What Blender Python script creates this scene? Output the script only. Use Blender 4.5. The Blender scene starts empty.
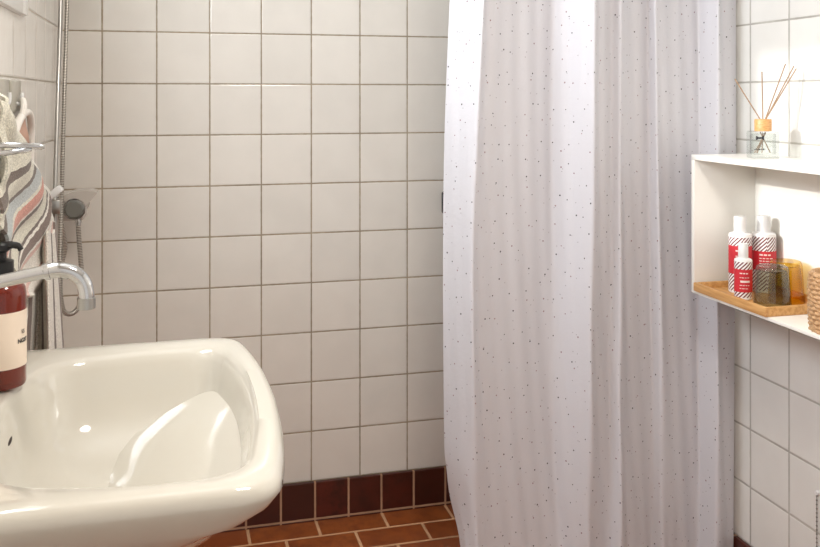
import bpy, bmesh, math, random
from mathutils import Vector, Matrix
random.seed(7)
PI = math.pi
scn = bpy.context.scene
col = scn.collection

# ------------------------------------------------------------------ camera, world, lights, exposure
YAW = 0.2612
cam_d = bpy.data.cameras.new('camera')
cam = bpy.data.objects.new('camera', cam_d)
col.objects.link(cam)
cam.location = (0, 0, 1.28)
cam.rotation_euler = (PI/2, 0, -YAW)
cam_d.sensor_width = 36
cam_d.lens = 891.2/820*36
cam_d.shift_y = -(273.5-96.9)/820
cam_d.clip_start = 0.02
scn.camera = cam

w = bpy.data.worlds.new('world'); scn.world = w; w.use_nodes = True
bg = w.node_tree.nodes['Background']
bg.inputs[0].default_value = (1.0, 0.965, 0.92, 1)
bg.inputs[1].default_value = .62

sd = bpy.data.lights.new('sun', 'SUN'); sd.energy = 2.0; sd.angle = math.radians(1.6); sd.color = (1, .97, .93)
sun = bpy.data.objects.new('sun', sd); col.objects.link(sun)
sun.location = (-3, 1.6, 2.8)
sun.rotation_euler = Vector((1, 0.03, -0.36)).to_track_quat('-Z', 'Y').to_euler()

ad = bpy.data.lights.new('window_daylight', 'AREA'); ad.shape = 'RECTANGLE'; ad.size = .74; ad.size_y = .5
ad.energy = 18.5; ad.color = (.88, .94, 1.0)
area = bpy.data.objects.new('window_daylight', ad); col.objects.link(area)
area.location = (-.345, 1.56, 1.76)
area.rotation_euler = Vector((1, 0, 0)).to_track_quat('-Z', 'Z').to_euler()

ld = bpy.data.lights.new('ceiling_fill_light', 'AREA'); ld.shape = 'DISK'; ld.size = .36  # unseen ceiling lamp, added to fill the room with even light
ld.energy = 15; ld.color = (1, .93, .84)
lamp = bpy.data.objects.new('ceiling_fill_light', ld); col.objects.link(lamp)
lamp.location = (.45, .85, 2.265)

vs = scn.view_settings
vs.view_transform = 'Standard'; vs.look = 'None'; vs.gamma = 1; vs.use_curve_mapping = False
vs.exposure = 0.36

# ------------------------------------------------------------------ node helpers / materials
def srgb(r, g, b):
    f = lambda c: (c/255/12.92) if c/255 <= .04045 else ((c/255+.055)/1.055)**2.4
    return (f(r), f(g), f(b), 1)

def newmat(name):
    m = bpy.data.materials.new(name); m.use_nodes = True
    nt = m.node_tree
    return m, nt, nt.nodes['Principled BSDF']

class NB:
    def __init__(s, nt): s.nt = nt
    def n(s, t, **k):
        x = s.nt.nodes.new(t)
        for a, v in k.items(): setattr(x, a, v)
        return x
    def put(s, node, i, v):
        if v is None: return
        if hasattr(v, 'is_linked') or hasattr(v, 'links'): s.nt.links.new(v, node.inputs[i])
        else: node.inputs[i].default_value = v
    def math(s, op, a, b=None, c=None):
        x = s.n('ShaderNodeMath', operation=op)
        s.put(x, 0, a); s.put(x, 1, b); s.put(x, 2, c)
        return x.outputs[0]
    def mapr(s, v, a, b, c=0., d=1., smooth=True):
        x = s.n('ShaderNodeMapRange')
        if smooth: x.interpolation_type = 'SMOOTHSTEP'
        s.put(x, 0, v); s.put(x, 1, a); s.put(x, 2, b); s.put(x, 3, c); s.put(x, 4, d)
        return x.outputs[0]
    def mix(s, f, a, b):
        x = s.n('ShaderNodeMix', data_type='RGBA')
        s.put(x, 0, f); s.put(x, 6, a); s.put(x, 7, b)
        return x.outputs[2]
    def noise(s, vec, scale, detail=2., rough=.5):
        x = s.n('ShaderNodeTexNoise'); s.put(x, 'Vector', vec); s.put(x, 'Scale', scale); s.put(x, 'Detail', detail); s.put(x, 'Roughness', rough)
        return x.outputs[0]
    def bump(s, h, strength, dist):
        x = s.n('ShaderNodeBump'); s.put(x, 'Height', h); s.put(x, 'Strength', strength); s.put(x, 'Distance', dist)
        return x.outputs[0]
    def objco(s):
        return s.n('ShaderNodeTexCoord').outputs['Object']
    def uv(s):
        return s.n('ShaderNodeTexCoord').outputs['UV']
    def sep(s, v):
        x = s.n('ShaderNodeSeparateXYZ'); s.put(x, 0, v); return x.outputs
    def comb(s, a, b, c):
        x = s.n('ShaderNodeCombineXYZ'); s.put(x, 0, a); s.put(x, 1, b); s.put(x, 2, c); return x.outputs[0]

def plain(name, c, rough=.5, metal=0., bump=None, coat=0., spec=None, var=0.):
    m, nt, p = newmat(name); b = NB(nt)
    if len(c) == 3: c = srgb(*c)
    p.inputs['Roughness'].default_value = rough; p.inputs['Metallic'].default_value = metal
    p.inputs['Coat Weight'].default_value = coat
    p.inputs['Coat Roughness'].default_value = .05
    if spec is not None: p.inputs['Specular IOR Level'].default_value = spec
    co = b.objco()
    if var:
        n = b.noise(co, 14., 3.)
        f = b.mapr(n, .3, .7, 1-var, 1+var)
        mm = b.n('ShaderNodeVectorMath', operation='SCALE'); mm.inputs[0].default_value = c[:3]; b.put(mm, 'Scale', f)
        nt.links.new(mm.outputs[0], p.inputs['Base Color'])
    else:
        p.inputs['Base Color'].default_value = c
    if bump:
        n = b.noise(co, bump[0], 3.)
        nt.links.new(b.bump(n, bump[1], bump[2]), p.inputs['Normal'])
    return m

def tile_mat(name, ax, ay, px, py, sx, sy, tile, grout, gw, rough=.14, offset=False, var=.03, wob=.0006, grout_var=.15, hue=None, coat=0.):
    """tiles on a plane: ax/ay pick the object axes, px/py the phase, sx/sy the pitch"""
    m, nt, p = newmat(name); b = NB(nt)
    co = b.objco(); s = b.sep(co)
    y = b.math('DIVIDE', b.math('SUBTRACT', s[ay], py), sy)
    x = b.math('DIVIDE', b.math('SUBTRACT', s[ax], px), sx)
    iy = b.math('FLOOR', y)
    if offset:
        sh = b.math('MULTIPLY', b.math('FLOORED_MODULO', iy, 2.), .5)
        x = b.math('ADD', x, sh)
    ix = b.math('FLOOR', x)
    fx = b.math('SUBTRACT', x, ix); fy = b.math('SUBTRACT', y, iy)
    dx = b.math('MULTIPLY', b.math('MINIMUM', fx, b.math('SUBTRACT', 1., fx)), sx)
    dy = b.math('MULTIPLY', b.math('MINIMUM', fy, b.math('SUBTRACT', 1., fy)), sy)
    # slightly wandering joint width
    wn = b.math('MULTIPLY', b.math('SUBTRACT', b.noise(co, 60., 2.), .5), .0016)
    d = b.math('ADD', b.math('MINIMUM', dx, dy), wn)
    g = b.mapr(d, gw*.5-.0006, gw*.5+.0006)
    h = b.mapr(d, gw*.5-.001, gw*.5+.003)
    wnoise = b.n('ShaderNodeTexWhiteNoise', noise_dimensions='2D'); b.put(wnoise, 'Vector', b.comb(ix, iy, 0.))
    val = b.mapr(wnoise.outputs[0], 0., 1., 1-var, 1+var, smooth=False)
    fine = b.mapr(b.noise(co, 9., 4.), .3, .7, 1-var*.7, 1+var*.7)
    val = b.math('MULTIPLY', val, fine)
    tc = tile
    if hue:
        tc = b.mix(wnoise.outputs[0], tile, hue)
        tc = b.mix(b.mapr(b.noise(co, 22., 5., .6), .35, .7), tc, hue)
    sc_ = b.n('ShaderNodeVectorMath', operation='SCALE'); b.put(sc_, 0, tc if hue else tile[:3]); b.put(sc_, 'Scale', val)
    gv = b.mapr(b.noise(co, 7., 4.), .3, .7, 1-grout_var, 1+grout_var)
    gs = b.n('ShaderNodeVectorMath', operation='SCALE'); b.put(gs, 0, grout[:3]); b.put(gs, 'Scale', gv)
    c = b.mix(g, gs.outputs[0], sc_.outputs[0])
    nt.links.new(c, p.inputs['Base Color'])
    nt.links.new(b.mapr(g, 0., 1., .85, rough), p.inputs['Roughness'])
    # joints + a gently uneven glaze, each tile tipped by a hair
    tilt = b.math('ADD', b.math('MULTIPLY', b.math('SUBTRACT', wnoise.outputs[0], .5), b.math('MULTIPLY', fx, 1.2)),
                  b.math('MULTIPLY', b.math('SUBTRACT', b.sep(wnoise.outputs[1])[1], .5), b.math('MULTIPLY', fy, 1.2)))
    wob_n = b.math('MULTIPLY', b.noise(co, 16., 2.), wob)
    hh = b.math('ADD', b.math('MULTIPLY', h, .0007), b.math('ADD', wob_n, b.math('MULTIPLY', tilt, .0009)))
    nt.links.new(b.bump(hh, 1., 1.), p.inputs['Normal'])
    p.inputs['Coat Weight'].default_value = coat
    return m

TILE = srgb(226, 221, 213); GROUT = srgb(158, 144, 122)
Z0 = .118
M = {}
M['tile_back'] = tile_mat('tiles_back', 0, 2, -.192, Z0, .15, .15, TILE, GROUT, .0040)
M['tile_right'] = tile_mat('tiles_right', 1, 2, 1.853, Z0, .15, .15, srgb(226, 225, 221), srgb(176, 173, 166), .0048)  # same tile as the back wall, cool light put into its colour
M['tile_left'] = tile_mat('tiles_left', 1, 2, 2.62, Z0, .15, .15, srgb(240, 237, 231), srgb(180, 172, 160), .0042)  # same tile made paler, standing in for light this wall lacks
BR1 = srgb(96, 40, 24); BR2 = srgb(70, 28, 20)
M['skirt_back'] = tile_mat('skirting_tiles_back', 0, 2, .212, .008, .1027, .3, srgb(92, 34, 22), srgb(178, 140, 112), .0062, rough=.3, var=.12, hue=srgb(62, 26, 18))
M['skirt_side'] = tile_mat('skirting_tiles_side', 1, 2, .212, .008, .1027, .3, srgb(92, 34, 22), srgb(178, 140, 112), .0062, rough=.3, var=.12, hue=srgb(62, 26, 18))
M['floor'] = tile_mat('clay_floor_tiles', 0, 1, .2165+.2035*.5, 2.682-.1045*40, .2035, .1045, srgb(168, 92, 44), srgb(205, 160, 122), .0085, rough=.32, offset=True, var=.14, hue=srgb(130, 66, 32))
M['ceiling'] = plain('white_ceiling_paint', (240, 238, 232), .8, bump=(80, .1, .002))
M['white_paint'] = plain('white_painted_wood', (240, 238, 232), .35)
M['frame_white'] = plain('white_window_paint', (240, 240, 236), .3)
M['porcelain'] = plain('glazed_porcelain', (200, 195, 184), .07, coat=.4)
M['chrome'] = plain('polished_chrome', (205, 205, 205), .09, metal=1.)
M['satin_chrome'] = plain('satin_chrome', (176, 174, 170), .28, metal=1.)
M['dark_chrome'] = plain('dark_grey_plastic', (118, 118, 112), .35)
M['mixer_light'] = plain('pale_chromed_body', (202, 195, 187), .25, metal=.2)
M['black'] = plain('black_plastic', (20, 20, 21), .3)
M['hole'] = plain('dark_hole', (40, 22, 18), .6)
M['cap_white'] = plain('white_bottle_cap', (226, 226, 226), .35)
M['shelf_white'] = plain('white_lacquer', (244, 242, 236), .28)
M['hook_grey'] = plain('grey_translucent_plastic', (176, 172, 160), .3)
M['print_white'] = plain('white_print', (245, 225, 222), .6)
M['print_black'] = plain('black_print', (40, 40, 44), .6)
M['label_red'] = plain('red_paper_label', (206, 46, 58), .5)
M['label_cream'] = plain('cream_paper_label', (232, 214, 196), .55)
M['pink_cloth'] = plain('pink_terry_cloth', (196, 160, 142), .95, bump=(500, .6, .002), var=.1)
M['white_hem'] = plain('white_terry_hem', (234, 229, 222), .95, bump=(450, .5, .002))
M['dark_rubber'] = plain('dark_grey_rubber', (72, 72, 72), .5)
M['cord'] = plain('grey_cord', (120, 118, 112), .6)
M['fill_lamp_white'] = plain('fill_lamp_opal', (245, 242, 235), .3)  # used only on the added ceiling fill lamp
M['curtain_rod'] = plain('white_enamel_tube', (236, 236, 234), .3)

def glass(name, c, rough=.02, ior=1.45, tint=None):
    m, nt, p = newmat(name)
    p.inputs['Base Color'].default_value = srgb(*c)
    p.inputs['Roughness'].default_value = rough
    p.inputs['IOR'].default_value = ior
    p.inputs['Transmission Weight'].default_value = 1.
    return m
M['amber_plastic'] = plain('amber_brown_bottle', (132, 38, 16), .12, coat=.5)
p_ = M['amber_plastic'].node_tree.nodes['Principled BSDF']; p_.inputs['Transmission Weight'].default_value = .5; p_.inputs['IOR'].default_value = 1.4
def thin_glass(name, c, edge=.06):
    # wall by wall: each glass surface filters what passes and mirrors a little, more so at grazing angles
    m = bpy.data.materials.new(name); m.use_nodes = True; nt = m.node_tree; nt.nodes.clear(); b = NB(nt)
    o = b.n('ShaderNodeOutputMaterial'); mx = b.n('ShaderNodeMixShader'); t = b.n('ShaderNodeBsdfTransparent'); g = b.n('ShaderNodeBsdfGlossy')
    lw = b.n('ShaderNodeLayerWeight'); lw.inputs[0].default_value = .5
    pw = b.math('POWER', lw.outputs['Facing'], 3.)
    t.inputs[0].default_value = (*c, 1)
    dk = b.mix(b.math('MULTIPLY', pw, .55), (*c, 1), tuple(x*x*x*.8 for x in c)+(1,))
    nt.links.new(dk, t.inputs[0])
    nt.links.new(b.math('MULTIPLY_ADD', pw, .45, edge), mx.inputs[0])
    g.inputs['Roughness'].default_value = .03
    nt.links.new(t.outputs[0], mx.inputs[1]); nt.links.new(g.outputs[0], mx.inputs[2]); nt.links.new(mx.outputs[0], o.inputs[0])
    return m
M['smoke_glass'] = thin_glass('smoked_grey_glass', (.82, .835, .775))
M['amber_glass'] = thin_glass('amber_glass', (.99, .86, .36))
M['clear_glass'] = thin_glass('clear_glass', (.95, .965, .955), .09)

def pane_mat():
    m = bpy.data.materials.new('window_glass'); m.use_nodes = True; nt = m.node_tree; nt.nodes.clear(); b = NB(nt)
    o = b.n('ShaderNodeOutputMaterial'); mx = b.n('ShaderNodeMixShader'); t = b.n('ShaderNodeBsdfTransparent'); g = b.n('ShaderNodeBsdfGlossy')
    g.inputs['Roughness'].default_value = .02; mx.inputs[0].default_value = .08
    nt.links.new(t.outputs[0], mx.inputs[1]); nt.links.new(g.outputs[0], mx.inputs[2]); nt.links.new(mx.outputs[0], o.inputs[0])
    return m
M['pane'] = pane_mat()

def wood_mat(name, c1, c2, scale=(3, 40, 40)):
    m, nt, p = newmat(name); b = NB(nt)
    mp = b.n('ShaderNodeMapping'); b.put(mp, 0, b.objco()); mp.inputs['Scale'].default_value = scale
    n = b.noise(mp.outputs[0], 3., 5., .6)
    nt.links.new(b.mix(b.mapr(n, .32, .68), srgb(*c1), srgb(*c2)), p.inputs['Base Color'])
    nt.links.new(b.bump(n, .2, .001), p.inputs['Normal'])
    p.inputs['Roughness'].default_value = .42
    return m
M['bamboo'] = wood_mat('oiled_bamboo', (216, 168, 108), (190, 138, 80), (40, 3, 40))
M['cork_wood'] = wood_mat('light_beech', (222, 170, 112), (196, 142, 86), (40, 40, 160))
M['reed'] = wood_mat('natural_reed', (168, 140, 112), (140, 114, 92), (300, 300, 10))
M['wicker'] = wood_mat('woven_seagrass', (220, 182, 138), (176, 132, 90), (120, 120, 240))

def stripe_mat():
    m, nt, p = newmat('diagonal_striped_bottle'); b = NB(nt)
    s = b.sep(b.uv())
    t = b.math('FRACT', b.math('DIVIDE', b.math('ADD', s[0], b.math('MULTIPLY', s[1], -1.)), .0092))
    band = b.math('MULTIPLY', b.mapr(s[1], .006, .0065), 1.)
    f = b.math('MULTIPLY', b.mapr(t, .52, .6), band)
    top = b.n('ShaderNodeAttribute', attribute_name='stripe_top')
    f = b.math('MULTIPLY', f, b.math('LESS_THAN', s[1], top.outputs['Fac']))
    nt.links.new(b.mix(f, srgb(240, 238, 238), srgb(110, 24, 44)), p.inputs['Base Color'])
    p.inputs['Roughness'].default_value = .4
    return m
M['stripes'] = stripe_mat()

def towel_mat():
    m, nt, p = newmat('striped_terry_towel'); b = NB(nt)
    uv = b.uv(); s = b.sep(uv)
    co = b.objco()
    wob = b.math('MULTIPLY', b.math('SUBTRACT', b.noise(co, 45., 2.), .5), .008)
    t = b.math('ADD', s[1], wob)
    r = b.n('ShaderNodeValToRGB'); r.color_ramp.interpolation = 'CONSTANT'
    white = srgb(232, 227, 218); pink = srgb(222, 188, 178); red = srgb(204, 146, 132); dark = srgb(112, 100, 93); blue = srgb(178, 182, 182); taupe = srgb(124, 106, 98); cream = srgb(212, 207, 192)
    stops = [(0, cream), (.115, dark), (.135, cream), (.172, dark), (.187, blue), (.214, cream), (.221, red), (.245, pink), (.250, white), (.252, dark), (.266, cream), (.305, dark), (.313, white), (.322, taupe), (.345, white), (.352, pink), (.368, white), (.42, pink), (.43, white),
             (.555, pink), (.595, white), (.61, taupe), (.64, white), (.70, cream), (.72, dark), (.735, cream), (.79, pink), (.80, white), (.87, dark), (.885, white), (.945, taupe), (.965, white)]
    el = r.color_ramp.elements
    el[0].position = 0; el[0].color = stops[0][1]; el[1].position = stops[1][0]; el[1].color = stops[1][1]
    for q, c in stops[2:]:
        e = el.new(q); e.color = c
    b.put(r, 0, t)
    tcol = b.mix(b.math('GREATER_THAN', s[0], .281), r.outputs[0], white)
    pile = b.noise(co, 380., 2.)
    shade = b.mapr(pile, .3, .7, .72, 1.16)
    sc_ = b.n('ShaderNodeVectorMath', operation='SCALE'); b.put(sc_, 0, tcol); b.put(sc_, 'Scale', shade)
    nt.links.new(sc_.outputs[0], p.inputs['Base Color'])
    nt.links.new(b.bump(pile, .7, .002), p.inputs['Normal'])
    p.inputs['Roughness'].default_value = 1.; p.inputs['Specular IOR Level'].default_value = .1
    p.inputs['Sheen Weight'].default_value = .2
    return m
M['towel'] = towel_mat()

def curtain_mat():
    m, nt, p = newmat('white_polyester_with_dots'); b = NB(nt)
    uv = b.uv()
    v = b.n('ShaderNodeTexVoronoi', voronoi_dimensions='2D', feature='F1'); b.put(v, 'Vector', uv); v.inputs['Scale'].default_value = 22.; v.inputs['Randomness'].default_value = 1.
    cs = b.sep(v.outputs['Color'])
    rad = b.mapr(cs[0], 0., 1., .030, .048, smooth=False)
    dot = b.math('LESS_THAN', v.outputs['Distance'], rad)
    dc = b.mix(b.math('GREATER_THAN', cs[1], .6), srgb(52, 50, 62), srgb(150, 120, 128))
    v2 = b.n('ShaderNodeTexVoronoi', voronoi_dimensions='2D', feature='F1'); b.put(v2, 'Vector', uv); v2.inputs['Scale'].default_value = 23.7
    dot2 = b.math('MULTIPLY', b.math('LESS_THAN', v2.outputs['Distance'], .032), .6)
    base = srgb(215, 214, 220)
    c = b.mix(dot2, base, srgb(130, 120, 130))
    c = b.mix(dot, c, dc)
    nt.links.new(c, p.inputs['Base Color'])
    p.inputs['Roughness'].default_value = .5
    p.inputs['Sheen Weight'].default_value = .15
    weave = b.noise(uv, 900., 1.)
    cr = b.noise(uv, 14., 4., .6)
    n1 = b.bump(b.math('ADD', b.math('MULTIPLY', weave, .0001), b.math('MULTIPLY', cr, .0025)), 1., 1.)
    nt.links.new(n1, p.inputs['Normal'])
    # thin cloth: some light comes through
    tr = b.n('ShaderNodeBsdfTranslucent'); b.put(tr, 0, c)
    mx = b.n('ShaderNodeMixShader'); mx.inputs[0].default_value = .12
    out = nt.nodes['Material Output']
    nt.links.new(p.outputs[0], mx.inputs[1]); nt.links.new(tr.outputs[0], mx.inputs[2]); nt.links.new(mx.outputs[0], out.inputs[0])
    return m
M['curtain'] = curtain_mat()

def hose_mat():
    m, nt, p = newmat('spiral_metal_hose'); b = NB(nt)
    s = b.sep(b.uv())
    t = b.math('FRACT', b.math('DIVIDE', s[1], .0042))
    tri = b.math('ABSOLUTE', b.math('SUBTRACT', t, .5))
    f = b.mapr(tri, .12, .34)
    nt.links.new(b.mix(f, srgb(130, 124, 116), srgb(220, 214, 205)), p.inputs['Base Color'])
    p.inputs['Metallic'].default_value = .8; p.inputs['Roughness'].default_value = .28
    nt.links.new(b.bump(f, 1., .001), p.inputs['Normal'])
    return m
M['hose'] = hose_mat()

# ------------------------------------------------------------------ mesh helpers
def obj(name, bm, mat, parent=None, smooth=True, angle=35):
    me = bpy.data.meshes.new(name)
    bmesh.ops.recalc_face_normals(bm, faces=bm.faces)
    bm.to_mesh(me); bm.free()
    if isinstance(mat, str): mat = M[mat]
    me.materials.append(mat)
    if smooth:
        me.polygons.foreach_set('use_smooth', [True]*len(me.polygons))
        me.set_sharp_from_angle(angle=math.radians(angle))
    o = bpy.data.objects.new(name, me); col.objects.link(o)
    if parent: o.parent = parent
    return o

def tag(o, label, cat, group=None):
    o['label'] = label; o['category'] = cat
    if group: o['group'] = group
    return o

def thing(name, label, cat, loc=(0, 0, 0), rz=0, group=None):
    o = bpy.data.objects.new(name, None); o.empty_display_size = .03; col.objects.link(o)
    o.location = loc; o.rotation_euler = (0, 0, rz)
    return tag(o, label, cat, group)

def struct(name, bm, mat, parent=None, smooth=False):
    o = obj(name, bm, mat, parent, smooth)
    if parent is None: o['kind'] = 'structure'
    return o

def box(x0, x1, y0, y1, z0, z1, bev=0., seg=2, bm=None):
    b = bmesh.new()
    r = bmesh.ops.create_cube(b, size=1)
    for v in b.verts:
        v.co = Vector(((x0+x1)/2+v.co.x*(x1-x0), (y0+y1)/2+v.co.y*(y1-y0), (z0+z1)/2+v.co.z*(z1-z0)))
    if bev: bmesh.ops.bevel(b, geom=list(b.edges), offset=bev, segments=seg, profile=.5, affect='EDGES')
    if bm is None: return b
    join(bm, b); return bm

def join(dst, src, mat=None):
    me = bpy.data.meshes.new('tmp'); src.to_mesh(me); src.free()
    if mat is not None: me.transform(mat)
    dst.from_mesh(me); bpy.data.meshes.remove(me)
    return dst

def lathe(prof, seg=40, facet=0, uvs=True):
    """prof: [(r, z)...] from bottom to top, both ends may close on the axis"""
    bm = bmesh.new(); uvl = bm.loops.layers.uv.new('UVMap')
    rings = []
    for r, z in prof:
        if r < 1e-6: rings.append([bm.verts.new((0, 0, z))])
        else: rings.append([bm.verts.new((r*math.cos(2*PI*k/seg), r*math.sin(2*PI*k/seg), z)) for k in range(seg)])
    R = max(r for r, z in prof)
    for i in range(len(rings)-1):
        a, c = rings[i], rings[i+1]
        for k in range(seg):
            k2 = (k+1) % seg
            if len(a) == 1 and len(c) == 1: continue
            if len(a) == 1: vs_ = [(a[0], k+.5, i), (c[k2], k+1, i+1), (c[k], k, i+1)]
            elif len(c) == 1: vs_ = [(a[k], k, i), (a[k2], k+1, i), (c[0], k+.5, i+1)]
            else: vs_ = [(a[k], k, i), (a[k2], k+1, i), (c[k2], k+1, i+1), (c[k], k, i+1)]
            f = bm.faces.new([q[0] for q in vs_])
            for lp, q in zip(f.loops, vs_): lp[uvl].uv = (q[1]/seg*2*PI*R, prof[q[2]][1])
    return bm

def spline(pts, n=8):
    P = [Vector(p) for p in pts]; P = [2*P[0]-P[1]] + P + [2*P[-1]-P[-2]]
    out = []
    for i in range(1, len(P)-2):
        for k in range(n):
            t = k/n
            out.append(.5*((2*P[i]) + (-P[i-1]+P[i+1])*t + (2*P[i-1]-5*P[i]+4*P[i+1]-P[i+2])*t*t + (-P[i-1]+3*P[i]-3*P[i+1]+P[i+2])*t**3))
    out.append(P[-2]); return out

def tube(pts, r, seg=14, cap=True, bm=None, flat=1.):
    """sweep a circle along pts; r may be a list; UV v = length in metres"""
    P = [Vector(p) for p in pts]; n = len(P)
    R = r if isinstance(r, (list, tuple)) else [r]*n
    b = bmesh.new(); uvl = b.loops.layers.uv.new('UVMap')
    T = [(P[min(i+1, n-1)]-P[max(i-1, 0)]).normalized() for i in range(n)]
    up = Vector((0, 0, 1)) if abs(T[0].z) < .9 else Vector((0, 1, 0))
    N = (up - T[0]*up.dot(T[0])).normalized()
    rings = []; L = [0]
    for i in range(n):
        if i: L.append(L[-1]+(P[i]-P[i-1]).length)
        N = (N - T[i]*N.dot(T[i])).normalized(); B = T[i].cross(N)
        rings.append([b.verts.new(P[i] + R[i]*(N*flat*math.cos(2*PI*k/seg)+B*math.sin(2*PI*k/seg))) for k in range(seg)])
    for i in range(n-1):
        for k in range(seg):
            k2 = (k+1) % seg
            f = b.faces.new((rings[i][k], rings[i][k2], rings[i+1][k2], rings[i+1][k]))
            for lp, q in zip(f.loops, ((k, i), (k+1, i), (k+1, i+1), (k, i+1))): lp[uvl].uv = (q[0]/seg, L[q[1]])
    if cap:
        b.faces.new(rings[0][::-1]); b.faces.new(rings[-1])
    if bm is None: return b
    join(bm, b); return bm

def loft(loops, close_last=True, close_first=False):
    bm = bmesh.new(); R = [[bm.verts.new(p) for p in lp] for lp in loops]; n = len(R[0])
    for i in range(len(R)-1):
        for k in range(n):
            k2 = (k+1) % n
            bm.faces.new((R[i][k], R[i][k2], R[i+1][k2], R[i+1][k]))
    if close_last: bm.faces.new(R[-1])
    if close_first: bm.faces.new(R[0][::-1])
    return bm

def grid(rows, uvf=None, thick=0.):
    """rows: list of rows of points; optional uv list of same shape; thick extrudes a back face"""
    bm = bmesh.new(); uvl = bm.loops.layers.uv.new('UVMap')
    V = [[bm.verts.new(p) for p in r] for r in rows]
    for i in range(len(V)-1):
        for j in range(len(V[0])-1):
            f = bm.faces.new((V[i][j], V[i][j+1], V[i+1][j+1], V[i+1][j]))
            if uvf:
                for lp, q in zip(f.loops, ((i, j), (i, j+1), (i+1, j+1), (i+1, j))): lp[uvl].uv = uvf[q[0]][q[1]]
    if thick:
        bmesh.ops.recalc_face_normals(bm, faces=bm.faces)
        bmesh.ops.solidify(bm, geom=list(bm.faces), thickness=thick)
    return bm

# ------------------------------------------------------------------ the room
L, W, D, RH, RB = -.297, 1.448, 2.682, 2.3, -1.1
T = .12
struct('floor', box(L-T, W+T, RB, D+T, -.1, 0), 'floor')
struct('wall_back', box(L-T, W+T, D, D+T, 0, RH), 'tile_back')
struct('wall_right', box(W, W+T, RB, D, 0, RH), 'tile_right')
struct('ceiling', box(L-T, W+T, RB, D+T, RH, RH+.1), 'ceiling')
# left wall with a window opening above the basin
WY0, WY1, WZ0, WZ1 = 1.14, 1.95, 1.475, 2.06
bm = bmesh.new()
box(L-T, L, RB, WY0, 0, RH, bm=bm); box(L-T, L, WY1, D, 0, RH, bm=bm)
box(L-T, L, WY0, WY1, 0, WZ0, bm=bm); box(L-T, L, WY0, WY1, WZ1, RH, bm=bm)
struct('wall_left', bm, 'tile_left')
bm = bmesh.new()
e = .036
box(L-.09, L+.012, WY0-.03, WY0+e, WZ0-.03, WZ1+.03, .004, bm=bm); box(L-.09, L+.012, WY1-e, WY1+.024, WZ0-.03, WZ1+.03, .004, bm=bm)
box(L-.09, L+.012, WY0+e, WY1-e, WZ0-.03, WZ0+.02, .004, bm=bm); box(L-.09, L+.012, WY0+e, WY1-e, WZ1-.02, WZ1+.03, .004, bm=bm)
win = struct('window_1', bm, 'frame_white', smooth=True)
win['label'] = 'white painted window frame high on the left wall above the washbasin'
obj('window_pane', box(L-.08, L-.076, WY0+e-.004, WY1-e+.004, WZ0+.016, WZ1-.016), 'pane', win, smooth=False)
# skirting of dark clay tiles
struct('baseboard_back', box(L, W, D-.012, D, 0, Z0, .002), 'skirt_back')
struct('baseboard_right', box(W-.012, W, RB, D-.012, 0, Z0, .002), 'skirt_side')
struct('baseboard_left', box(L, L+.012, RB, D-.012, 0, Z0, .002), 'skirt_side')

# ------------------------------------------------------------------ washbasin
def outline(pts_r):
    """closed polygon with rounded corners: [(x, y, radius)]"""
    n = len(pts_r); out = []
    for i in range(n):
        p0 = Vector(pts_r[i-1][:2]); p = Vector(pts_r[i][:2]); p2 = Vector(pts_r[(i+1) % n][:2]); r = pts_r[i][2]
        if r <= 0: out.append(p); continue
        a = (p0-p).normalized(); c = (p2-p).normalized()
        d = min(r, .49*(p0-p).length, .49*(p2-p).length)
        q0 = p+a*d; q1 = p+c*d
        for k in range(13):
            t = k/12; out.append((1-t)**2*q0+2*t*(1-t)*p+t*t*q1)
    return out
def raycast(poly, cx, cy, n=256):
    res = []
    for k in range(n):
        a = 2*PI*k/n; dx, dy = math.cos(a), math.sin(a); best = None
        for i in range(len(poly)):
            p, q = poly[i-1], poly[i]; ex, ey = q.x-p.x, q.y-p.y
            den = dx*ey-dy*ex
            if abs(den) < 1e-12: continue
            t = ((p.x-cx)*ey-(p.y-cy)*ex)/den; s_ = ((p.x-cx)*dy-(p.y-cy)*dx)/den
            if t > 0 and -1e-9 <= s_ <= 1+1e-9 and (best is None or t > best): best = t
        res.append((cx+dx*best, cy+dy*best))
    return res
SZ = .857; SC = 1.295
def front(off, bow, corner, half, back, rb=.004):
    """outline: straight back, straight sides, gently bowed front"""
    x1 = .146-off
    pts = [(back, SC-half, rb), (x1-bow, SC-half, corner)]
    for q in (-.72, -.4, 0, .4, .72): pts.append((x1-bow*(q*q)*.9, SC+half*q, .05))
    pts += [(x1-bow, SC+half, corner), (back, SC+half, rb)]
    return outline(pts)
CX, CY = -.205, SC
def ring(poly, z, cx=CX, cy=CY): return [(x, y, z) for x, y in raycast(poly, cx, cy)]
def scaled(lp, s, z, cx=-.075, cy=SC): return [(cx+(x-cx)*s, cy+(y-cy)*s, z) for x, y, _ in lp]
BK = L+.002
H_ = .322
inner = outline([(-.226, SC-.11, .07), (-.19, SC-.235, .10), (-.02, SC-.272, .07), (.082, SC-.262, .075),
                 (.104, SC-.12, .06), (.11, SC, .06), (.104, SC+.12, .06), (.078, SC+.255, .075), (-.02, SC+.262, .09), (-.19, SC+.235, .10), (-.226, SC+.11, .07)])
rin = ring(inner, SZ-.006)
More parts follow.
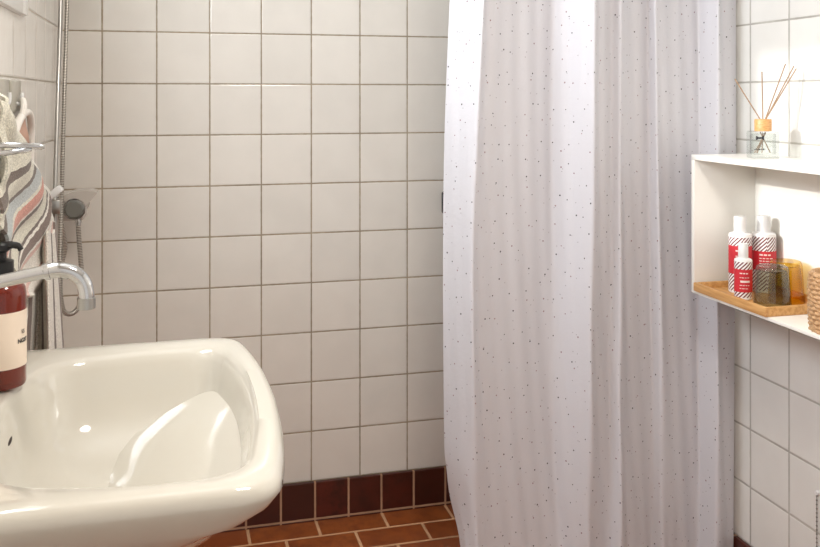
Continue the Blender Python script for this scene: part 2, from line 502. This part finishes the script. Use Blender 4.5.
loops = [
    ring(front(.32, .04, .06, .10, BK), .64),
    ring(front(.27, .045, .08, .15, BK), .685),
    ring(front(.185, .045, .10, .232, BK), .735),
    ring(front(.088, .04, .095, .29, BK), .782),
    ring(front(.048, .036, .085, .306, BK), .803),
    ring(front(.033, .034, .076, .311, BK), .809),
    ring(front(.011, .032, .064, .3175, BK), .824),
    ring(front(.0, .032, .055, .32, BK), .838),
    ring(front(.002, .032, .054, .318, BK), .848),
    ring(front(.007, .032, .052, .313, BK), .8545),
    ring(front(.014, .032, .05, .306, BK), SZ),
    ring(front(.03, .032, .05, .290, BK+.01), SZ-.0005),
    [(x, y, SZ-.0025) for x, y, z in scaled(rin, 1.035, 0)],
    [(x, y, SZ-.005) for x, y, z in scaled(rin, 1.012, 0)],
    [(x, y, SZ-.0105) for x, y, z in scaled(rin, .99, 0)],
    scaled(rin, .968, SZ-.021), scaled(rin, .935, SZ-.043), scaled(rin, .895, SZ-.07), scaled(rin, .84, SZ-.095),
    scaled(rin, .76, SZ-.116), scaled(rin, .63, SZ-.132), scaled(rin, .45, SZ-.143), scaled(rin, .27, SZ-.149), scaled(rin, .12, SZ-.152)]
sink = thing('washbasin', 'large white glazed washbasin fixed to the left wall in the foreground', 'washbasin', (L, SC, .62))
def local(o, par):
    o.parent = par; o.matrix_parent_inverse = Matrix.Translation(-Vector(par.location)); return o
local(obj('basin', loft(loops, True, True), 'porcelain', angle=60), sink)
# overflow slot on the inner back slope and drain
b = bmesh.new(); bmesh.ops.create_uvsphere(b, u_segments=20, v_segments=10, radius=1)
b.transform(Matrix.Translation((-.2155, 1.325, .807)) @ Matrix.Rotation(math.radians(-20), 4, 'Y') @ Matrix.Diagonal((.002, .018, .0036, 1)))
local(obj('overflow_slot', b, 'hole'), sink)
b = lathe([(0, .0005), (.022, .0005), (.024, .003), (.020, .0045), (.016, .003), (0, .003)], 32)
b.transform(Matrix.Translation((-.075, SC, SZ-.153)))
local(obj('drain', b, 'chrome'), sink)

# ------------------------------------------------------------------ tap
tv = 1.32
tap = thing('basin_tap', 'chrome wall tap with a long curved spout over the washbasin', 'tap', (L, tv, 1.01))
b = bmesh.new()
join(b, lathe([(0, 0), (.026, 0), (.026, .006), (.018, .012), (.018, .03), (0, .03)], 32), Matrix.Translation((L, tv, 1.01)) @ Matrix.Rotation(PI/2, 4, 'Y'))
local(obj('wall_flange', b, 'chrome'), tap)
sp = spline([(L+.02, tv, 1.012), (-.245, tv, 1.0235), (-.205, tv, 1.032), (-.168, tv, 1.0385)], 8)
local(obj('spout_arm', tube(sp, .0093, 20), 'chrome'), tap)
sp = spline([(-.168, tv, 1.0385), (-.148, tv, 1.0398), (-.131, tv, 1.034), (-.1195, tv, 1.0215), (-.1155, tv, 1.005), (-.1155, tv, .99)], 8)
sb = local(obj('spout', tube(sp, .0108, 20), 'chrome'), tap)
b = tube([(-.170, tv, 1.038), (-.1695, tv, 1.0382), (-.1635, tv, 1.0391), (-.163, tv, 1.0392)], [.0108, .0122, .0122, .0108], 24)
local(obj('spout_collar', b, 'chrome'), tap)
b = tube([(-.1155, tv, 1.0), (-.1155, tv, .9995), (-.1155, tv, .985), (-.1155, tv, .984)], [.0112, .0124, .0124, .0112], 24)
local(obj('aerator', b, 'satin_chrome'), tap)

# ------------------------------------------------------------------ soap bottle
sx, sy = -.243, 1.418
soap = thing('soap_bottle', 'amber soap dispenser bottle with cream label on the back of the washbasin', 'soap bottle', (sx, sy, SZ-.0005))
b = lathe([(0, 0), (.030, 0), (.034, .002), (.0355, .006), (.0355, .134), (.034, .144), (.028, .152), (.018, .157), (.014, .159), (.014, .167), (0, .167)], 48)
obj('bottle_body', b, 'amber_plastic', soap)
def wrap(r, z0, z1, a0, a1, n=32, thick=.0004):
    rows = [[(r*math.cos(a0+(a1-a0)*k/n), r*math.sin(a0+(a1-a0)*k/n), z) for k in range(n+1)] for z in (z0, z1)]
    return grid(rows, None, thick)
lab = obj('label', wrap(.0359, .031, .112, -PI*.95, PI*.30, 60), 'label_cream', soap)
def wrapped_text(txt, size, r, ang, z, mat, parent, name='lettering', bold=0):
    cu = bpy.data.curves.new('t', 'FONT'); cu.body = txt; cu.size = size; cu.align_x = 'CENTER'; cu.extrude = .0001; cu.offset = bold
    to = bpy.data.objects.new('t', cu); col.objects.link(to)
    dg = bpy.context.evaluated_depsgraph_get(); me = bpy.data.meshes.new_from_object(to.evaluated_get(dg))
    bpy.data.objects.remove(to)
    for v in me.vertices:
        a = ang + v.co.x/r; rr = r+.0003+v.co.z
        v.co = Vector((rr*math.cos(a), rr*math.sin(a), z+v.co.y))
    me.materials.append(M[mat])
    o = bpy.data.objects.new(name, me); col.objects.link(o); o.parent = parent
    return o
wrapped_text('SS', .008, .0363, math.radians(-24), .079, 'print_black', lab)
wrapped_text('NGST', .0085, .0363, math.radians(-24), .066, 'print_black', lab, bold=.0002)
pump = obj('pump', lathe([(0, .159), (.0185, .159), (.0185, .183), (.014, .185), (.0085, .186), (.0085, .200), (.0, .200)], 36), 'black', soap)
b = lathe([(0, .196), (.010, .196), (.0135, .199), (.0135, .207), (.011, .210), (0, .210)], 32)
hd = obj('pump_head', b, 'black', soap)
b = tube(spline([(.004, 0, .205), (.016, -.002, .206), (.025, -.003, .204), (.029, -.0035, .198)], 6), [.0058]*7+[.005]*6+[.004]*6, 14)
obj('nozzle', b, 'black', hd)

# ------------------------------------------------------------------ towel and hooks on the left wall
def towel():
    bm = bmesh.new()
    # upper sheet: stripes run from the free edge down to the left
    E_ = spline([(1.53, 1.285), (1.56, 1.252), (1.68, 1.222), (1.82, 1.175), (1.97, 1.122), (2.10, 1.075), (2.14, 1.03), (2.13, .985), (2.08, .945)], 8)
    L_ = spline([(1.50, 1.275), (1.492, 1.23), (1.487, 1.16), (1.43, 1.118), (1.43, 1.09), (1.47, 1.052), (1.53, 1.00), (1.64, .94), (1.80, .905)], 8)
    n = len(E_); m = 36; rows = []; uv = []
    # arc length along the free edge drives the stripe coordinate
    acc = [0]
    for i in range(1, n): acc.append(acc[-1] + math.hypot((E_[i].x-E_[i-1].x)*.36, E_[i].y-E_[i-1].y)*1.45)
    for i in range(n):
        r = []; u_ = []
        for k in range(m+1):
            t = k/m
            y = L_[i].x+(E_[i].x-L_[i].x)*t; z = L_[i].y+(E_[i].y-L_[i].y)*t
            z -= .018*math.sin(PI*t)
            x = -.2605 + .012*(i/n) + .008*math.sin(t*9+i*.05) + .004*math.sin(i*.55+t*4) - .012*max(0, t-.9)*10*.6
            r.append((x, y, z)); u_.append((t*.3, (.17*y-z+1.06)*1.3-.115))
        rows.append(r); uv.append(u_)
    join(bm, grid(rows, uv, .005))
    # lower sheet: long hanging folds, stripes run down
    rows = []; uv = []; n = 30; m = 8
    PT = [(-.291, 1.82), (-.281, 1.83), (-.257, 1.80), (-.249, 1.86), (-.2475, 1.87), (-.245, 1.85), (-.235, 1.82), (-.228, 1.82), (-.229, 1.87), (-.230, 1.93), (-.237, 2.0)]
    PB = [(-.288, 1.80), (-.283, 1.82), (-.262, 1.775), (-.259, 1.85), (-.255, 1.87), (-.238, 1.85), (-.224, 1.80), (-.220, 1.81), (-.220, 1.87), (-.215, 1.93), (-.219, 2.0)]
    PV = [.53, .555, .61, .665, .70, .735, .80, .84, .875, .93, .97]
    st = spline([(a[0], a[1], v_) for a, v_ in zip(PT, PV)], m); sb_ = spline([(a[0], a[1], v_) for a, v_ in zip(PB, PV)], m)
    for i in range(n+1):
        q = i/n; z = 1.015 - .375*q; f = min(1, q*1.5)
        sway = .004*math.sin(q*5+1)
        rows.append([(a.x+(b_.x-a.x)*f, a.y+(b_.y-a.y)*f+sway, z-.01*math.sin(k*.2)) for k, (a, b_) in enumerate(zip(st, sb_))])
        uv.append([(q*.4, a.z) for a in st])
    join(bm, grid(rows, uv, .004))
    return bm
tw = obj('striped_towel', towel(), 'towel', angle=80)
tag(tw, 'white terry towel with red, blue and dark stripes hanging on the left wall', 'towel')

def hook(y, label):
    t = thing('wall_hook', label, 'hook', (L, y, 1.285), 0, 'adhesive hooks on the left wall')
    local(obj('hook_plate', box(L, L+.006, y-.052, y+.052, 1.25, 1.312, .002), 'hook_grey'), t)
    b = tube(spline([(L+.004, y, 1.268), (L+.010, y, 1.266), (L+.014, y, 1.270), (L+.015, y, 1.280), (L+.0145, y, 1.288)], 5), .0036, 12)
    local(obj('hook_peg', b, 'cap_white'), t)
hook(1.735, 'small adhesive hook with white peg, nearer the left edge of the photo')
hook(1.872, 'small adhesive hook with white peg, the one carrying the pink cloth')

def pink():
    t = thing('face_cloth', 'pink cloth with white hem hanging from a hook above the striped towel', 'cloth', (L, 1.88, 1.27))
    cols = [(1.80, 1.226, 1.195), (1.815, 1.238, 1.18), (1.84, 1.248, 1.17), (1.88, 1.252, 1.15), (1.92, 1.25, 1.13), (1.95, 1.244, 1.12), (1.968, 1.232, 1.12)]
    rows = []
    for y, zt, zb in cols:
        rows.append([(L+.010+.010*math.sin((y-1.8)/.168*PI)-.004*math.cos(k*.8), y, zt-.012+(zb-zt)*k/10) for k in range(11)])
    local(obj('cloth', grid(rows, None, .004), 'pink_cloth', angle=80), t)
    rim = spline([(L+.013, 1.772, 1.19), (L+.016, 1.80, 1.222), (L+.018, 1.85, 1.243), (L+.019, 1.90, 1.249), (L+.018, 1.95, 1.243), (L+.016, 1.985, 1.215), (L+.013, 1.995, 1.17), (L+.012, 1.995, 1.10)], 6)
    local(obj('hem', tube(rim, .0075, 12), 'white_hem'), t)
    st = spline([(L+.02, 1.845, 1.243), (L+.021, 1.855, 1.262), (L+.0165, 1.872, 1.274), (L+.012, 1.89, 1.266), (L+.016, 1.91, 1.247)], 6)
    local(obj('hanging_loop', tube(st, .006, 10), 'white_hem'), t)
pink()

def towel_rack():
    y = 1.45
    t = thing('towel_rack', 'slim chrome towel rail arm sticking out above the tap', 'towel rail', (L, y, 1.2))
    b = box(L, L+.008, y-.02, y+.02, 1.165, 1.235, .003); join(b, tube([(L+.006, y, 1.175), (L+.022, y, 1.178), (L+.022, y, 1.225), (L+.006, y, 1.228)], .006, 12))
    local(obj('wall_bracket', b, 'chrome'), t)
    tipx = -.186
    local(obj('rail_arm', tube([(L+.02, y, 1.2065), (-.24, y, 1.2075), (tipx-.008, y, 1.205), (tipx-.003, y, 1.2042), (tipx, y, 1.204)], [.0042, .0044, .005, .0042, .002], 14), 'chrome'), t)
    local(obj('rail_arm', tube([(L+.02, y-.004, 1.193), (-.24, y-.004, 1.196), (-.212, y-.004, 1.1995), (-.204, y-.004, 1.2)], [.0042, .0044, .0038, .002], 14), 'chrome'), t)
towel_rack()

# ------------------------------------------------------------------ shower mixer, hoses, hand-shower holder
def mixer():
    y0 = 2.46
    t = thing('shower_mixer', 'pale shower mixer with dark round end knob in the far left corner', 'shower mixer', (L, 2.53, .99))
    c = Vector((-.243, y0, .992))
    b = lathe([(0, 0), (.024, 0), (.0265, .004), (.0265, .13), (.022, .136), (0, .136)], 40)
    b.transform(Matrix.Translation(c) @ Matrix.Rotation(-PI/2, 4, 'X'))
    join(b, box(L, c.x, y0+.02, y0+.11, .972, 1.012, .004))
    join(b, box(-.285, -.222, y0+.004, y0+.1, .958, 1.026, .006))
    local(obj('mixer_body', b, 'mixer_light'), t)
    b = lathe([(0, -.022), (.020, -.022), (.0245, -.018), (.0245, -.002), (.022, .002), (0, .002)], 10)
    b.transform(Matrix.Translation(c+Vector((0, -.002, -.002))) @ Matrix.Rotation(-PI/2, 4, 'X'))
    local(obj('end_knob', b, 'dark_chrome', angle=20), t)
    b = lathe([(.0235, -.012), (.0275, -.012), (.0285, -.008), (.0285, .0), (.0235, .0)], 40)
    b.transform(Matrix.Translation(c+Vector((0, -.002, -.002))) @ Matrix.Rotation(-PI/2, 4, 'X'))
    local(obj('knob_ring', b, 'chrome'), t)
    # flat lever plate over the body, pointing out from the wall
    pl = [(-.272, 1.012), (-.266, 1.028), (-.244, 1.036), (-.205, 1.037), (-.190, 1.033), (-.188, 1.029), (-.199, 1.016), (-.211, 1.000), (-.220, .990), (-.245, 1.006)]
    bb = bmesh.new(); vsA = [bb.verts.new((x, y0-.012, z)) for x, z in pl]; vsB = [bb.verts.new((x, y0+.06, z)) for x, z in pl]
    bb.faces.new(vsA); bb.faces.new(vsB[::-1])
    for i in range(len(pl)): bb.faces.new((vsA[i-1], vsA[i], vsB[i], vsB[i-1]))
    bmesh.ops.bevel(bb, geom=list(bb.edges), offset=.002, segments=2, affect='EDGES')
    local(obj('lever', bb, 'mixer_light'), t)
    b = tube([(c.x+.007, y0+.012, .968), (c.x+.007, y0+.012, .952), (c.x+.007, y0+.012, .951), (c.x+.007, y0+.012, .944)], [.0085, .0085, .007, .007], 18)
    local(obj('hose_outlet', b, 'chrome'), t)
    # hose drops from the outlet, bends under and back up
    h = tube(spline([(c.x+.007, y0+.012, .946), (-.2335, y0+.012, .90), (-.228, y0+.01, .83), (-.224, y0, .775), (-.232, y0-.01, .738), (-.250, y0-.02, .722), (-.268, y0-.03, .735), (-.276, y0-.03, .79), (-.272, y0-.03, .85), (-.264, y0-.03, .90), (-.270, y0-.05, .96)], 12), .0062, 12)
    hs = obj('shower_hose', h, 'hose')
    tag(hs, 'lower loop of ribbed chrome shower hose hanging under the dark knobbed mixer', 'hose', 'chrome shower hoses')
mixer()
def straight(label, pts, r, grp='chrome shower hoses'):
    return tag(obj('shower_hose', tube(spline(pts, 14), r, 12), 'hose'), label, 'hose', grp)
straight('ribbed chrome hose falling down the far left corner, right one of the pair', [(-.268, 2.520, 1.72), (-.268, 2.515, 1.53), (-.2685, 2.46, 1.30), (-.269, 2.42, 1.10), (-.270, 2.41, 1.02), (-.270, 2.385, .93), (-.269, 2.36, .84), (-.268, 2.33, .72), (-.268, 2.31, .62)], .0052)
pip = tag(obj('shower_pipe', tube(spline([(-.281, 2.495, 1.72), (-.281, 2.49, 1.53), (-.281, 2.435, 1.30), (-.281, 2.385, 1.10), (-.280, 2.355, .99), (-.279, 2.32, .90), (-.281, 2.29, .80), (-.285, 2.27, .66)], 10), .0052, 12), 'satin_chrome'), 'smooth grey pipe falling down the far left corner beside the ribbed hose', 'pipe')
def holder():
    t = thing('shower_holder', 'white angled hand shower holder on the left wall beside the mixer', 'holder', (L, 2.33, 1.03))
    b = box(-.03, .03, -.012, .012, -.0085, .0085, .003)
    b.transform(Matrix.Translation((-.272, 2.30, 1.050)) @ Matrix.Rotation(math.radians(-38), 4, 'Y') @ Matrix.Rotation(0, 4, 'Z') @ Matrix.Diagonal((.62, 1, 1, 1)))
    local(obj('holder_arm', b, 'cap_white'), t)
    b = box(L, -.262, 2.31, 2.345, .995, 1.03, .004)
    local(obj('holder_clamp', b, 'satin_chrome'), t)
holder()

# dark handle that peeks out behind the curtain on the back wall
t = thing('bath_brush', 'dark grey long handled brush hanging on the back wall behind the curtain edge', 'brush', (.838, D, .95))
local(obj('brush_head', tube([(.8245, D-.02, .985), (.8245, D-.02, .98), (.8245, D-.02, .92), (.8245, D-.02, .915)], [.006, .0105, .0105, .006], 14), 'dark_rubber'), t)
local(obj('brush_handle', tube([(.829, D-.02, .92), (.829, D-.02, .72)], .0045, 10), 'dark_rubber'), t)
local(obj('hanging_hook', tube([(.8245, D, .979), (.8245, D-.022, .979)], .003, 8), 'dark_rubber'), t)

# ------------------------------------------------------------------ shower curtain
def curtain():
    # (u at z=1.5, .8, .2 ; depth offset) fold by fold from the free edge to the wall
    K = [
         ((0.661, 0.645, 0.655), (0.05, 0.05, 0.045)),
         ((0.69, 0.667, 0.672), (0.004, 0.004, 0.012)),
         ((0.718, 0.692, 0.71), (-0.045, -0.042, -0.02)),
         ((0.737, 0.715, 0.743), (-0.022, -0.018, -0.004)),
         ((0.834, 0.83, 0.841), (0.015, 0.018, 0.018)),
         ((0.94, 0.936, 0.941), (0.048, 0.05, 0.036)),
         ((0.973, 0.972, 0.97), (0.0, 0.004, 0.006)),
         ((1.005, 1.001, 1.002), (-0.052, -0.048, -0.03)),
         ((1.033, 1.032, 1.04), (-0.022, -0.02, -0.008)),
         ((1.081, 1.076, 1.07), (0.006, 0.006, 0.0)),
         ((1.094, 1.091, 1.085), (-0.022, -0.022, -0.038)),
         ((1.119, 1.122, 1.12), (0.004, 0.008, 0.0)),
         ((1.199, 1.206, 1.212), (0.034, 0.036, 0.036)),
         ((1.199, 1.214, 1.228), (-0.006, 0.0, 0.004)),
         ((1.223, 1.239, 1.251), (0.01, 0.012, 0.014)),
         ((1.351, 1.351, 1.351), (0.04, 0.04, 0.04)),
         ((1.36, 1.36, 1.361), (-0.04, -0.036, -0.03)),
         ((1.387, 1.387, 1.388), (-0.018, -0.018, -0.016)),
         ((1.439, 1.436, 1.432), (0.0, 0.0, 0.0))]
    def lerp3(a, z):
        # quadratic through the three levels
        z0, z1, z2 = 1.5, .8, .2
        return a[0]*(z-z1)*(z-z2)/((z0-z1)*(z0-z2)) + a[1]*(z-z0)*(z-z2)/((z1-z0)*(z1-z2)) + a[2]*(z-z0)*(z-z1)/((z2-z0)*(z2-z1))
    NZ, NU = 90, 420; rows = []; uv = []
    for i in range(NZ+1):
        z = 1.986 - 1.936*i/NZ
        zc = min(z, 1.75)
        ks = [(lerp3(a, zc), lerp3(b_, zc)) for a, b_ in K]
        # cumulative parameter = index, sampled evenly in arc length
        acc = [0]
        for a in range(1, len(ks)): acc.append(acc[-1]+math.hypot(ks[a][0]-ks[a-1][0], ks[a][1]-ks[a-1][1]))
        pts = []; a = 0
        for k in range(NU+1):
            s_ = acc[-1]*k/NU
            while a < len(ks)-2 and acc[a+1] < s_: a += 1
            f = (s_-acc[a])/(acc[a+1]-acc[a]); pts.append([ks[a][0]+(ks[a+1][0]-ks[a][0])*f, ks[a][1]+(ks[a+1][1]-ks[a][1])*f])
        wdt = 3
        for _ in range(2):
            q = [p[:] for p in pts]
            for k in range(NU+1):
                lo, hi = max(0, k-wdt), min(NU, k+wdt); h = min(k-lo, hi-k); lo, hi = k-h, k+h
                q[k] = [sum(p[0] for p in pts[lo:hi+1])/(hi-lo+1), sum(p[1] for p in pts[lo:hi+1])/(hi-lo+1)]
            pts = q
        r = []; u_ = []
        for k, (x, dv) in enumerate(pts):
            s_ = k/NU
            dv += .0022*math.sin(s_*61+z*3.1)*math.sin(z*5+s_*17) + .0015*math.sin(s_*130+z*7)
            if z < .40 and s_ < .10:
                # hem corner lifts and ripples near the floor
                w_ = (1-s_/.10)*(.40-z)/.40
                dv += .030*w_*math.sin(z*26); x += .05*w_ + .006*w_*math.sin(z*30+1)
            r.append((x, 2.05+dv, z)); u_.append((s_*1.05+.3, z*1.0+.17))
        rows.append(r); uv.append(u_)
    return grid(rows, uv)
c = obj('shower_curtain', curtain(), 'curtain', angle=180)
tag(c, 'white shower curtain with tiny dark dots hanging in long folds', 'shower curtain')
rod = thing('curtain_rod', 'thin white rod carrying the dotted shower curtain', 'curtain rod', (W, 2.055, 2.0))
local(obj('rod_tube', tube([(L, 2.055, 2.0), (W, 2.055, 2.0)], .0125, 18), 'curtain_rod'), rod)

# ------------------------------------------------------------------ white wall shelf
SX0, SY1, SY0 = 1.265, 1.987, 1.33
Z_B, Z_T = .788, 1.135
th = .013; thb = .008
sh = thing('wall_shelf', 'white open box shelf on the right wall holding bottles and glasses', 'shelf', (W, SY1, Z_B))
local(obj('bottom_panel', box(SX0, W, SY0, SY1, Z_B, Z_B+thb, .0012), 'shelf_white'), sh)
local(obj('top_panel', box(SX0, W, SY0, SY1, Z_T-th, Z_T, .0012), 'shelf_white'), sh)
local(obj('side_panel', box(SX0, W, SY1-th, SY1, Z_B+thb, Z_T-th, .0012), 'shelf_white'), sh)
local(obj('side_panel', box(SX0, W, SY0, SY0+th, Z_B+thb, Z_T-th, .0012), 'shelf_white'), sh)
local(obj('back_panel', box(W-.006, W, SY0+th, SY1-th, Z_B+thb, Z_T-th), 'shelf_white'), sh)
ZS = Z_B+thb

# bamboo tray, slightly over the shelf edge
def tray():
    x0, x1, y0, y1 = 1.2585, 1.4405, 1.688, 1.968
    z0, z1 = ZS, ZS+.021
    t = thing('tray', 'bamboo tray with low rim on the white shelf, under the bottles', 'tray', ((x0+x1)/2, (y0+y1)/2, z0))
    local(obj('tray_base', box(x0+.006, x1-.006, y0+.006, y1-.006, z0, z0+.006), 'bamboo', smooth=False), t)
    b = bmesh.new(); r = .009
    box(x0, x0+r, y0, y1, z0, z1, .0015, bm=b); box(x1-r, x1, y0, y1, z0, z1, .0015, bm=b)
    box(x0+r, x1-r, y0, y0+r, z0, z1, .0015, bm=b); box(x0+r, x1-r, y1-r, y1, z0, z1, .0015, bm=b)
    local(obj('tray_rim', b, 'bamboo'), t)
tray()
ZT = ZS+.006

def bottle(loc, r, h, label, face, zl, bar=False, cap_at=.785):
    hb = h*cap_at; zc = h
    t = thing('toiletry_bottle', label, 'bottle', loc, face, 'red and white striped bottles')
    b = lathe([(0, 0), (r*.9, 0), (r, r*.1), (r, hb-r*.30), (r*.96, hb-r*.12), (r*.8, hb-r*.02), (r*.62, hb), (r*.6, hb+.001), (0, hb+.001)], 44)
    o = obj('bottle_body', b, 'stripes', t)
    o.data.attributes.new('stripe_top', 'FLOAT', 'POINT').data.foreach_set('value', [hb-r*.34]*len(o.data.vertices))
    cr = r*.56
    obj('cap', lathe([(0, hb), (cr, hb), (cr*.99, zc-.0025), (cr*.93, zc), (0, zc)], 36), 'cap_white', t)
    lb = obj('label', wrap(r+.0004, zl[0], zl[1], -PI*.5, PI*.5, 40, .0004), 'label_red', t)
    # rows of small print
    b = bmesh.new(); hgt = zl[1]-zl[0]; z = zl[1]-hgt*.14; k = 0
    rr = random.Random(int(h*1e4))
    while z > zl[0]+hgt*.15:
        if bar and .38 < (z-zl[0])/hgt < .55:
            join(b, wrap(r+.0009, z-hgt*.09, z, -.55, .5, 14, .0002)); z -= hgt*.2; continue
        a = -.62
        while a < .3:
            wd = rr.uniform(.12, .3); join(b, wrap(r+.0009, z-r*.08 if k else z-r*.13, z, a, a+wd, 6, .0002)); a += wd+.08
        z -= hgt*(.14 if k else .2); k += 1
    obj('label_print', b, 'print_white', lb)
# turned so that the printed side faces into the room
bottle((1.345, 1.900, ZT), .0275, .186, 'tall red striped bottle at the back left of the tray', -PI*.62, (.048, .116))
bottle((1.407, 1.893, ZT), .0285, .186, 'tall red striped bottle behind the smoked glass tumbler', -PI*.62, (.056, .102))
bottle((1.308, 1.836, ZT), .0205, .131, 'small red striped bottle at the front of the tray', -PI*.62, (.019, .072), bar=True, cap_at=.735)

def tumbler(loc, mat, label, r0=.0415, r1=.0355, h=.095, rot=0.):
    # stands upside down: open wide mouth below, thick base on top
    prof = [(r0-.0022, 0), (r0, .0), (r0, .001), (r1, h-.006), (r1-.002, h-.0015), (r1-.005, h), (r1*.6, h-.001), (0, h-.002),
            ]
    inner_ = [(0, h-.014), (r1*.7, h-.013), (r1-.005, h-.0105), (r1-.0035, h-.016), (r0-.0022, .0)]
    seg = 12
    b = lathe(prof+inner_, 48)
    # soft vertical facets
    for v in b.verts:
        rr = math.hypot(v.co.x, v.co.y)
        if rr > .02:
            a = math.atan2(v.co.y, v.co.x); m_ = (a % (2*PI/seg))-PI/seg
            f = math.cos(PI/seg)/math.cos(m_); f = 1+(f-1)*.8
            v.co.x *= f; v.co.y *= f
    b.normal_update()
    o = obj('glass_tumbler', b, mat, angle=50); o.location = loc; o.rotation_euler = (0, 0, rot)
    tag(o, label, 'glass', 'upturned tumblers on the tray')
tumbler((1.3165, 1.7415, ZT), 'smoke_glass', 'smoked grey tumbler standing upside down at the front of the tray')
tumbler((1.389, 1.788, ZT), 'amber_glass', 'amber yellow tumbler standing upside down behind the grey tumbler', rot=.2)

def basket():
    # coarse woven cylinder: bundles of strands wound round and pinched by crossing ribs
    loc = (1.326, 1.546, ZS); r = .055; h = .122
    b = bmesh.new(); N = 120; rowsN = 14; step = h/rowsN; prof = []
    n = rowsN*6; rings = []
    for i in range(n+1):
        z = h*i/n; row = int(i/6); ph = (i % 6)/6
        ring_ = []
        for k in range(N):
            a = 2*PI*k/N
            bulge = abs(math.sin(PI*ph))*.0032*(.75+.25*math.sin(a*18+row*PI))
            taper = 1 - .06*(2*z/h-1)**2
            rr = r*taper + bulge + .0012*math.sin(a*18+row*PI) + .0005*math.sin(a*57+row*2.3)
            ring_.append((rr*math.cos(a), rr*math.sin(a), z+.0012*math.sin(a*7+row)*(0 if i in (0, n) else 1)))
        rings.append(ring_)
    top = [[(x*s_, y*s_, h-d_) for x, y, _ in rings[-1]] for s_, d_ in ((.93, -.002), (.88, .0), (.85, .012))]
    b = loft(rings+top, True, True)
    o = obj('woven_basket', b, 'wicker', angle=70); o.location = loc
    tag(o, 'woven natural fibre basket at the right end of the shelf', 'basket')
basket()

# ------------------------------------------------------------------ reed diffuser on the shelf
def diffuser():
    px, py = 1.354, 1.825
    t = thing('reed_diffuser', 'clear glass reed diffuser with wooden stopper on top of the white shelf', 'reed diffuser', (px, py, Z_T), -.30)
    hw = .0325; h = .064
    b = box(-hw, hw, -hw*.62, hw*.62, 0, h, .003); i_ = box(-hw+.006, hw-.006, -hw*.62+.006, hw*.62-.006, .009, h-.006, .003)
    for f in i_.faces: f.normal_flip()
    me1 = bpy.data.meshes.new('a'); b.to_mesh(me1); b.free(); me2 = bpy.data.meshes.new('b'); i_.to_mesh(me2); i_.free()
    bb = bmesh.new(); bb.from_mesh(me1); bb.from_mesh(me2)
    me = bpy.data.meshes.new('glass_bottle'); bb.to_mesh(me); bb.free(); me.materials.append(M['clear_glass'])
    o = bpy.data.objects.new('glass_bottle', me); col.objects.link(o); o.parent = t
    obj('stopper', lathe([(0, h), (.0185, h), (.0195, h+.001), (.0195, h+.027), (.0185, h+.0285), (.006, h+.0285), (0, h+.028)], 32), 'cork_wood', t)
    # printed bow and caption on the front
    fr = -hw*.62-.0004
    b = bmesh.new()
    for s_ in (-1, 1):
        P = [(0, .0485), (s_*.008, .0535), (s_*.0095, .0525), (s_*.0095, .0445), (s_*.008, .0435)]
        va = [b.verts.new((-.014+x, fr, z)) for x, z in P]; f = b.faces.new(va)
    box(-.0165, -.0115, fr-.0001, fr+.0001, .0462, .0508, bm=b)
    x = -.027; rr = random.Random(4)
    for k in range(9):
        wd = rr.uniform(.0012, .0026); box(x, x+wd, fr-.0001, fr+.0001, .020, .020+rr.choice((.0028, .004)), bm=b); x += wd+.0012
    box(-.016, -.0145, fr-.0001, fr+.0001, .0295, .0305, bm=b)
    bow = obj('bow_print', b, 'print_black', t, smooth=False)
    # reeds: bottom inside, fanning out above the stopper
    z0 = h+.0275
    tips = [(-.062, .012, .188), (.001, .01, .205), (.054, .004, .223), (.070, -.006, .218), (.074, -.010, .212)]
    foot = [(.016, -.004, .012), (-.003, -.002, .012), (-.016, -.003, .012), (-.019, .002, .012), (-.012, .004, .012)]
    for (ax, ay, az), (fx, fy, fz) in zip(tips, foot):
        nx, nz = ax*.06, z0
        mid = Vector((max(-.006, min(.006, ax*.1)), ay*.1, z0))
        obj('reed', tube([mid+Vector((0, 0, -.012)), mid, Vector((ax, ay, az))], .0015, 8), 'reed', t)
        obj('reed', tube([mid+Vector((0, 0, -.03)), Vector((fx, fy, fz))], .0013, 8), 'reed', t)
diffuser()

# thin bead cord down the right wall below the shelf
b = tube([(W-.004, 1.752, .36), (W-.004, 1.752, .02)], .0008, 6)
for k in range(34):
    s_ = bmesh.new(); bmesh.ops.create_uvsphere(s_, u_segments=8, v_segments=6, radius=.0022)
    join(b, s_, Matrix.Translation((W-.004, 1.752, .355-.0098*k)))
bc = thing('bead_cord', 'thin grey bead cord hanging from a peg on the right wall', 'cord', (W, 1.752, .36))
local(obj('cord', b, 'cord'), bc)
s_ = tube([(W, 1.752, .362), (W-.006, 1.752, .362)], .005, 14)
local(obj('peg', s_, 'cap_white'), bc)

# ------------------------------------------------------------------ added ceiling fill lamp (out of frame, its light is set at the top)
cl = thing('added_ceiling_lamp', 'flat white ceiling lamp added out of view as room fill', 'lamp', (.45, .85, RH))
local(obj('fill_lamp_base', box(.25, .65, .65, 1.05, RH-.02, RH, .004), 'fill_lamp_white'), cl)
